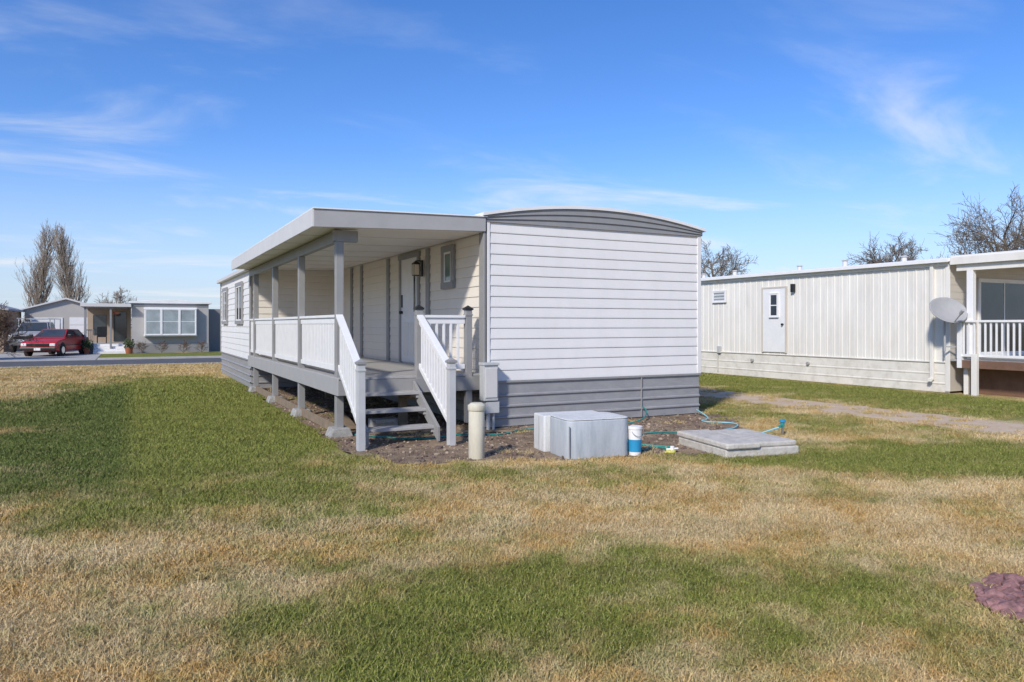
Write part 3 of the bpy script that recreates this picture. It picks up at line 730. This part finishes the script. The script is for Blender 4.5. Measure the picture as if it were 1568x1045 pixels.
for x,y,r_ in ((-4.95,36.3,.22),(-7.0,36.3,.16)):
    g_=grp('potted_plant',(x,y,0)); MB('pot',g_,M['terracotta'],.01,True).cyl((0,0,0),(0,0,.35),r_*.7,r_,14).done()
    bm=bmesh.new()
    for _ in range(240):
        d_=Vector((random.gauss(0,1),random.gauss(0,1),random.gauss(0,1))).normalized()*random.uniform(.1,.32)+Vector((0,0,.55))
        n_=Vector((random.gauss(0,1),random.gauss(0,1),random.gauss(0,1))).normalized(); a=n_.orthogonal()*.05; b2=n_.cross(a)
        bm.faces.new([bm.verts.new(d_+a),bm.verts.new(d_+b2),bm.verts.new(d_-a)])
    me=D.meshes.new('foliage');bm.to_mesh(me);bm.free();me.materials.append(M['evergreen']);link(D.objects.new('foliage',me),g_,True)
G=grp('garage',(-8.8,52,0))
MB('walls',G,M['garage']).prism([(-11.2,0),(-6.4,0),(-6.4,2.65),(-8.8,3.35),(-11.2,2.65)],49,56).done()
MB('roof',G,M['fascia_l'],.01).prism([(-11.5,2.56),(-8.8,3.36),(-6.1,2.56),(-6.1,2.66),(-8.8,3.48),(-11.5,2.66)],48.75,56.2).done()
gd=MB('garage_door',G,M['white'],.01)
for i in range(4): gd.box(-8.6,-6.7,0,.05,.02+i*.53,.53+i*.53,south(49))
gd.done()
MB('side_panel',G,M['white'],.01).box(-10.9,-9.0,0,.05,.02,2.1,south(49)).done()
TH=grp('house',(-14,45,0))
MB('walls',TH,M['tan']).box(-18,-11.5,42,50,0,2.5).done()
MB('roof',TH,M['roofg'],.01).prism([(-18.4,2.45),(-14.7,3.4),(-11.2,2.45),(-11.2,2.57),(-14.7,3.55),(-18.4,2.57)],41.7,50.3).done()
window(TH,south(42),-13.4,-12.3,1.0,2.1,M['white'],M['glass'],(-12.85,),(),.07,0)
for (x0,x1,y0,y1,zt,mm) in ((24,40,44,48.3,3.0,'greyhome'),(3,16,50,54.5,3.0,'cream'),(-38,-22,44,48.5,3.0,'greyhome2'),(26,30.4,0,18,3.1,'greyhome')):
    g_=grp('mobile_home',((x0+x1)/2,(y0+y1)/2,0))
    MB('walls',g_,M[mm]).box(x0,x1,y0,y1,0,zt-.12).done()
    MB('roof',g_,M['roofw'],.02).prism([(x0-.1,zt-.12),(x0-.1,zt),((x0+x1)/2,zt+.15),(x1+.1,zt),(x1+.1,zt-.12)],y0-.1,y1+.1).done()
    window(g_,south(y0),x0+1,x0+2.4,1.3,2.3,M['white'],M['glass'],(x0+1.7,),(),.07,0)

# ------------------------------------------------------------ vehicles
def vehicle(name,loc,yaw,paint,kind):
    g_=grp(name,loc,yaw)
    if kind=='car':
        Lh=2.1; w=.84
        body=[(-2.08,.32),(-2.1,.62),(-2.0,.92),(-.9,.96),(.75,.94),(1.75,.80),(2.05,.68),(2.1,.34),(1.75,.24),(-1.8,.24)]
        cab=[(-1.75,.93),(-1.25,1.36),(.15,1.38),(.95,.92)]; roofz=1.38; base=.93; wr=.31
    else:
        Lh=2.4; w=.92
        body=[(-2.4,.5),(-2.42,1.0),(-2.36,1.18),(.9,1.20),(2.1,1.14),(2.35,1.02),(2.4,.52),(2.1,.42),(-2.1,.42)]
        cab=[(-.9,1.17),(-.75,1.76),(.55,1.78),(1.15,1.17)]; roofz=1.78; base=1.17; wr=.39
    bo=MB('body',g_,paint,.06,True).prism(body,-w,w).done()
    for p_ in bo.data.polygons: p_.use_smooth=True
    ins=lambda z:.06+.20*max(0,(z-base))/(roofz-base)
    MB('cabin',g_,paint,.03,True).prism(cab,-w,w,W,ins).done()
    gl=MB('windows',g_,M['glass'],.01,True)
    (bx,bz),(cx_,cz),(dx_,dz),(ex_,ez)=cab
    for s_ in (-1,1):
        def sd(x,z): 
            t=(z-base)/(roofz-base); return Vector((x,s_*(w-.052-.20*t),z))
        z0=base+.06;z1=roofz-.07
        def lx(a,b2,z,za,zb): return a+(b2-a)*(z-za)/(zb-za)
        xr0=lx(bx,cx_,z0,bz,cz)+.10;xr1=lx(bx,cx_,z1,bz,cz)+.08;xf0=lx(ex_,dx_,z0,ez,dz)-.10;xf1=lx(ex_,dx_,z1,ez,dz)-.08
        m0=(xr0+xf0)/2
        for a0,a1,b0,b1 in ((xr0,xr1,m0-.04,m0-.04),(m0+.04,m0+.04,xf0,xf1)):
            v_=[sd(a0,z0),sd(b0,z0),sd(b1,z1),sd(a1,z1)]; off=Vector((0,s_*.01,0))
            gl.bm.faces.new([gl.bm.verts.new(p_+off) for p_ in v_])
    for (xa,za),(xb,zb),o_ in ((cab[3],cab[2],.012),(cab[0],cab[1],-.012)):
        z0=za+.05;z1=zb-.05;x0=xa+(xb-xa)*(z0-za)/(zb-za);x1=xa+(xb-xa)*(z1-za)/(zb-za)
        wi0=w-.13;wi1=w-.30
        gl.bm.faces.new([gl.bm.verts.new(p_) for p_ in ((x0+o_,-wi0,z0+.01),(x0+o_,wi0,z0+.01),(x1+o_,wi1,z1+.01),(x1+o_,-wi1,z1+.01))])
    gl.bv=0; gl.done()
    wh=MB('tyres',g_,M['tyre'],.02,True);rm=MB('wheel_rims',g_,M['chrome'],.01,True);ar=MB('wheel_arches',g_,M['dark'],0,True)
    for x in (Lh*-.62,Lh*.64):
        for s_ in (-1,1):
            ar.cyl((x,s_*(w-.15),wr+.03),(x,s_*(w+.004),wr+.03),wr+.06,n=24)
            wh.cyl((x,s_*(w-.18),wr),(x,s_*(w+.03),wr),wr,n=24); rm.cyl((x,s_*(w-.1),wr),(x,s_*(w+.036),wr),wr*.6,n=20)
    ar.done();wh.done();rm.done()
    hz=.58 if kind=='car' else .86
    MB('grille',g_,M['black'],.01,True).box(Lh-.06,Lh+.012,-w+.32,w-.32,hz-.06,hz+.08).done()
    MB('headlights',g_,M['lens'],.02,True).box(Lh-.12,Lh+.02,-w+.05,-w+.31,hz-.06,hz+.08).box(Lh-.12,Lh+.02,w-.31,w-.05,hz-.06,hz+.08).done()
    MB('front_bumper',g_,M['black'] if kind=='car' else M['chrome'],.03,True).box(Lh-.1,Lh+.09,-w+.01,w-.01,hz-.28,hz-.12).done()
    MB('rear_bumper',g_,M['black'],.03,True).box(-Lh-.09,-Lh+.1,-w+.01,w-.01,hz-.28,hz-.12).done()
    MB('tail_lights',g_,M['red'],.01,True).box(-Lh-.02,-Lh+.1,-w+.03,-w+.25,hz,hz+.2).box(-Lh-.02,-Lh+.1,w-.25,w-.03,hz,hz+.2).done()
    MB('number_plate',g_,M['white'],.004,True).box(Lh+.09,Lh+.1,-.15,.15,hz-.27,hz-.14).done()
    MB('mirrors',g_,M['black'],.02,True).box(ex_-.3,ex_-.2,w,w+.16,base+.05,base+.18).box(ex_-.3,ex_-.2,-w-.16,-w,base+.05,base+.18).done()
    MB('side_trim',g_,M['black'],.004,True).box(-Lh+.3,Lh-.3,w,w+.012,hz-.05,hz-.01).box(-Lh+.3,Lh-.3,-w-.012,-w,hz-.05,hz-.01).done()
    if kind!='car':
        r_=MB('ladder_rack',g_,M['chrome'],0,True)
        for x in (-2.1,-.5,.6):
            r_.beam((x,-.8,1.95),(x,.8,1.95),.05,.05)
            for s_ in (-1,1): r_.beam((x,s_*.8,1.2),(x,s_*.8,1.95),.05,.05)
        for s_ in (-.8,.8): r_.beam((-2.2,s_,1.98),(.9,s_,1.98),.05,.05)
        r_.done()
        MB('truck_bed_shade',g_,M['dark'],0,True).box(-2.25,-1.0,-.78,.78,1.15,1.205).done()  # solid dark slab standing in for the shade inside the bed
    return g_
vehicle('red_car',(-8.35,35.6,.012),math.radians(-108),M['red'],'car')
vehicle('pickup_truck',(-9.85,42.2,.012),math.radians(-97),M['silver'],'truck')

# ------------------------------------------------------------ bare trees
def tree(name,loc,h,spread,mat_,columnar=False,trunk_r=.18,seed=1,nb=(13,6,6,4),clear=.22,tw=.012):
    rnd=random.Random(seed); segs=[]
    def grow(p,d,ln,r,lv):
        n=4 if lv<2 else 2
        cur=p.copy(); dd=d.copy(); poss=[]
        for i in range(n):
            wob=.05 if lv==0 else (.05 if columnar else .13)
            dd=(dd+Vector((rnd.gauss(0,1),rnd.gauss(0,1),rnd.gauss(0,.6)))*wob+Vector((0,0,(.22 if columnar else .06) if lv else 0))).normalized()
            nx=cur+dd*ln/n; r0=r*(1-.75*i/n); r1=r*(1-.75*(i+1)/n)
            segs.append((cur.copy(),nx.copy(),r0,r1)); poss.append((cur.copy(),nx.copy(),dd.copy(),r0)); cur=nx
        if lv>=len(nb): return
        for k in range(nb[lv]):
            t=clear+(1-clear)*(k+rnd.random())/nb[lv] if lv==0 else .2+.8*(k+rnd.random())/nb[lv]
            t=min(t,.999); i=int(t*n); a,b2,dr,rr=poss[i]; q=a.lerp(b2,t*n-i)
            az=rnd.uniform(0,6.283) if lv else k*2.4+rnd.uniform(-.5,.5)
            o=dr.orthogonal().normalized(); o=Matrix.Rotation(az,3,dr)@o
            ang=math.radians(rnd.uniform(16,30) if columnar else (rnd.uniform(38,65) if lv==0 else rnd.uniform(25,60)))
            nd=(dr*math.cos(ang)+o*math.sin(ang)).normalized()
            if lv==0: l2=(h*(.36 if columnar else .5)*(1-.6*t))*rnd.uniform(.75,1.15)*(1 if columnar else spread)
            else: l2=ln*rnd.uniform(.38,.6)
            grow(q,nd,l2,max(rr*.55,tw) if lv<2 else tw,lv+1)
    grow(Vector((0,0,0)),Vector((0,0,1)),h*(.93 if columnar else .72),trunk_r,0)
    vs=[];fs_=[]
    for a,b2,r0,r1 in segs:
        d=(b2-a).normalized();o=d.orthogonal().normalized();p_=d.cross(o);base=len(vs)
        for q,r_ in ((a,r0),(b2,r1)):
            r_=max(r_,tw*.6)
            for k in range(3):
                t=k*2.0944; vs.append(q+(o*math.cos(t)+p_*math.sin(t))*r_)
        for k in range(3): fs_.append((base+k,base+(k+1)%3,base+3+(k+1)%3,base+3+k))
    me=D.meshes.new(name);me.from_pydata(vs,[],fs_);me.materials.append(mat_)
    o=link(D.objects.new(name,me));o.location=loc;return o
tree('poplar_tree',(-14.9,96,0),12.6,1,M['bark2'],True,.25,3,(40,7,5,2),.05,.015)
tree('poplar_tree',(-10.9,94.2,0),12.4,1,M['bark2'],True,.25,5,(40,7,5,2),.05,.015)
tree('bare_tree',(30.5,28,0),8.0,.9,M['bark'],False,.22,11,(16,7,6,5),.3,.012)
tree('bare_tree',(50.8,28.5,0),9.2,1.1,M['bark'],False,.25,12,(18,8,6,5),.3,.016)
tree('bare_tree',(43,15.5,0),9.9,1.1,M['bark'],False,.28,13,(18,8,6,5),.28,.014)
tree('bare_tree',(-5.9,58,0),5.2,.9,M['bark2'],False,.1,14,(14,7,5,3),.3,.014)
tree('bare_shrub',(-10.5,30.6,0),2.5,1.3,M['bark3'],False,.05,15,(26,8,6,4),.02,.009)
tree('bare_shrub',(-12.0,30.4,0),2.3,1.3,M['bark3'],False,.05,16,(26,8,6,4),.02,.009)
for i,x in enumerate((-4.3,-3.3,-2.2,-1.2)):
    tree('bare_shrub',(x,36.0,0),.75,1.2,M['bark3'],False,.02,30+i,(14,6,4),.02,.006)

# ------------------------------------------------------------ sky + sun
sv=Vector((-.70,-.52,.62)).normalized()
el=math.asin(sv.z); az=math.atan2(sv.x,sv.y)
wd=D.worlds.new('World'); S.world=wd; wd.use_nodes=True; nt=wd.node_tree; L=nt.links
bg=nt.nodes['Background']; bg.inputs['Strength'].default_value=.15
sk=nn(nt,'ShaderNodeTexSky',sky_type='NISHITA'); sk.sun_disc=False; sk.sun_elevation=el; sk.sun_rotation=az%(2*math.pi)
sk.air_density=1.0; sk.dust_density=.4; sk.ozone_density=2.0; sk.altitude=300
hs=nn(nt,'ShaderNodeHueSaturation'); hs.inputs['Saturation'].default_value=1.26; hs.inputs['Value'].default_value=1.0
L.new(sk.outputs[0],hs.inputs['Color'])
tn=nn(nt,'ShaderNodeMix',data_type='RGBA',blend_type='MULTIPLY'); tn.inputs[0].default_value=1; tn.inputs[7].default_value=(.84,.90,1.18,1)
L.new(hs.outputs[0],tn.inputs[6])
tc=nn(nt,'ShaderNodeTexCoord'); sx=nn(nt,'ShaderNodeSeparateXYZ'); L.new(tc.outputs['Generated'],sx.inputs[0])
mz=nn(nt,'ShaderNodeMath',operation='MAXIMUM'); L.new(sx.outputs['Z'],mz.inputs[0]); mz.inputs[1].default_value=.0
ad=nn(nt,'ShaderNodeMath',operation='ADD'); L.new(mz.outputs[0],ad.inputs[0]); ad.inputs[1].default_value=.12
dv=nn(nt,'ShaderNodeVectorMath',operation='DIVIDE'); L.new(tc.outputs['Generated'],dv.inputs[0])
cb=nn(nt,'ShaderNodeCombineXYZ'); 
for i in range(3): L.new(ad.outputs[0],cb.inputs[i])
L.new(cb.outputs[0],dv.inputs[1])
mp=nn(nt,'ShaderNodeMapping'); mp.inputs['Rotation'].default_value=(0,0,math.radians(70)); mp.inputs['Scale'].default_value=(.5,1.1,.0); mp.inputs['Location'].default_value=(5.2,3.3,0)
L.new(dv.outputs[0],mp.inputs[0])
n1=nn(nt,'ShaderNodeTexNoise'); n1.inputs['Scale'].default_value=1.4; n1.inputs['Detail'].default_value=8; n1.inputs['Roughness'].default_value=.56; n1.inputs['Distortion'].default_value=.6
L.new(mp.outputs[0],n1.inputs['Vector'])
m1=nn(nt,'ShaderNodeMapRange',interpolation_type='SMOOTHSTEP'); L.new(n1.outputs['Fac'],m1.inputs[0]); m1.inputs[1].default_value=.49; m1.inputs[2].default_value=.80
hz=nn(nt,'ShaderNodeMapRange'); L.new(sx.outputs['Z'],hz.inputs[0]); hz.inputs[1].default_value=.12; hz.inputs[2].default_value=.36; hz.inputs[3].default_value=1.0; hz.inputs[4].default_value=.20
mm_=nn(nt,'ShaderNodeMath',operation='MULTIPLY'); L.new(m1.outputs[0],mm_.inputs[0]); L.new(hz.outputs[0],mm_.inputs[1])
hh=nn(nt,'ShaderNodeMapRange',interpolation_type='SMOOTHSTEP'); L.new(sx.outputs['Z'],hh.inputs[0]); hh.inputs[1].default_value=-.02; hh.inputs[2].default_value=.24; hh.inputs[3].default_value=.75; hh.inputs[4].default_value=0
mx2=nn(nt,'ShaderNodeMix',data_type='RGBA'); L.new(hh.outputs[0],mx2.inputs[0]); L.new(tn.outputs[2],mx2.inputs[6]); mx2.inputs[7].default_value=(3.7,4.5,5.7,1)
mx=nn(nt,'ShaderNodeMix',data_type='RGBA'); L.new(mm_.outputs[0],mx.inputs[0]); L.new(mx2.outputs[2],mx.inputs[6]); mx.inputs[7].default_value=(5.8,6.0,6.3,1)
L.new(mx.outputs[2],bg.inputs['Color'])
sl=D.lights.new('sun','SUN'); sl.energy=3.9; sl.angle=math.radians(5); sl.color=(1,.95,.87)
so=link(D.objects.new('sun',sl)); so.rotation_mode='QUATERNION'; so.rotation_quaternion=sv.to_track_quat('Z','Y'); so.location=(-20,-20,20)

# ------------------------------------------------------------ camera
cd=D.cameras.new('camera'); cd.sensor_width=36; cd.lens=26.06; cd.shift_y=-.0156; cd.clip_end=3000; cd.clip_start=.05
co=link(D.objects.new('camera',cd)); co.location=(-4.87,-10.33,1.6); co.rotation_euler=(math.radians(90),0,math.radians(-27.23))
S.camera=co
S.view_settings.view_transform='Standard'; S.view_settings.look='None'; S.view_settings.exposure=0
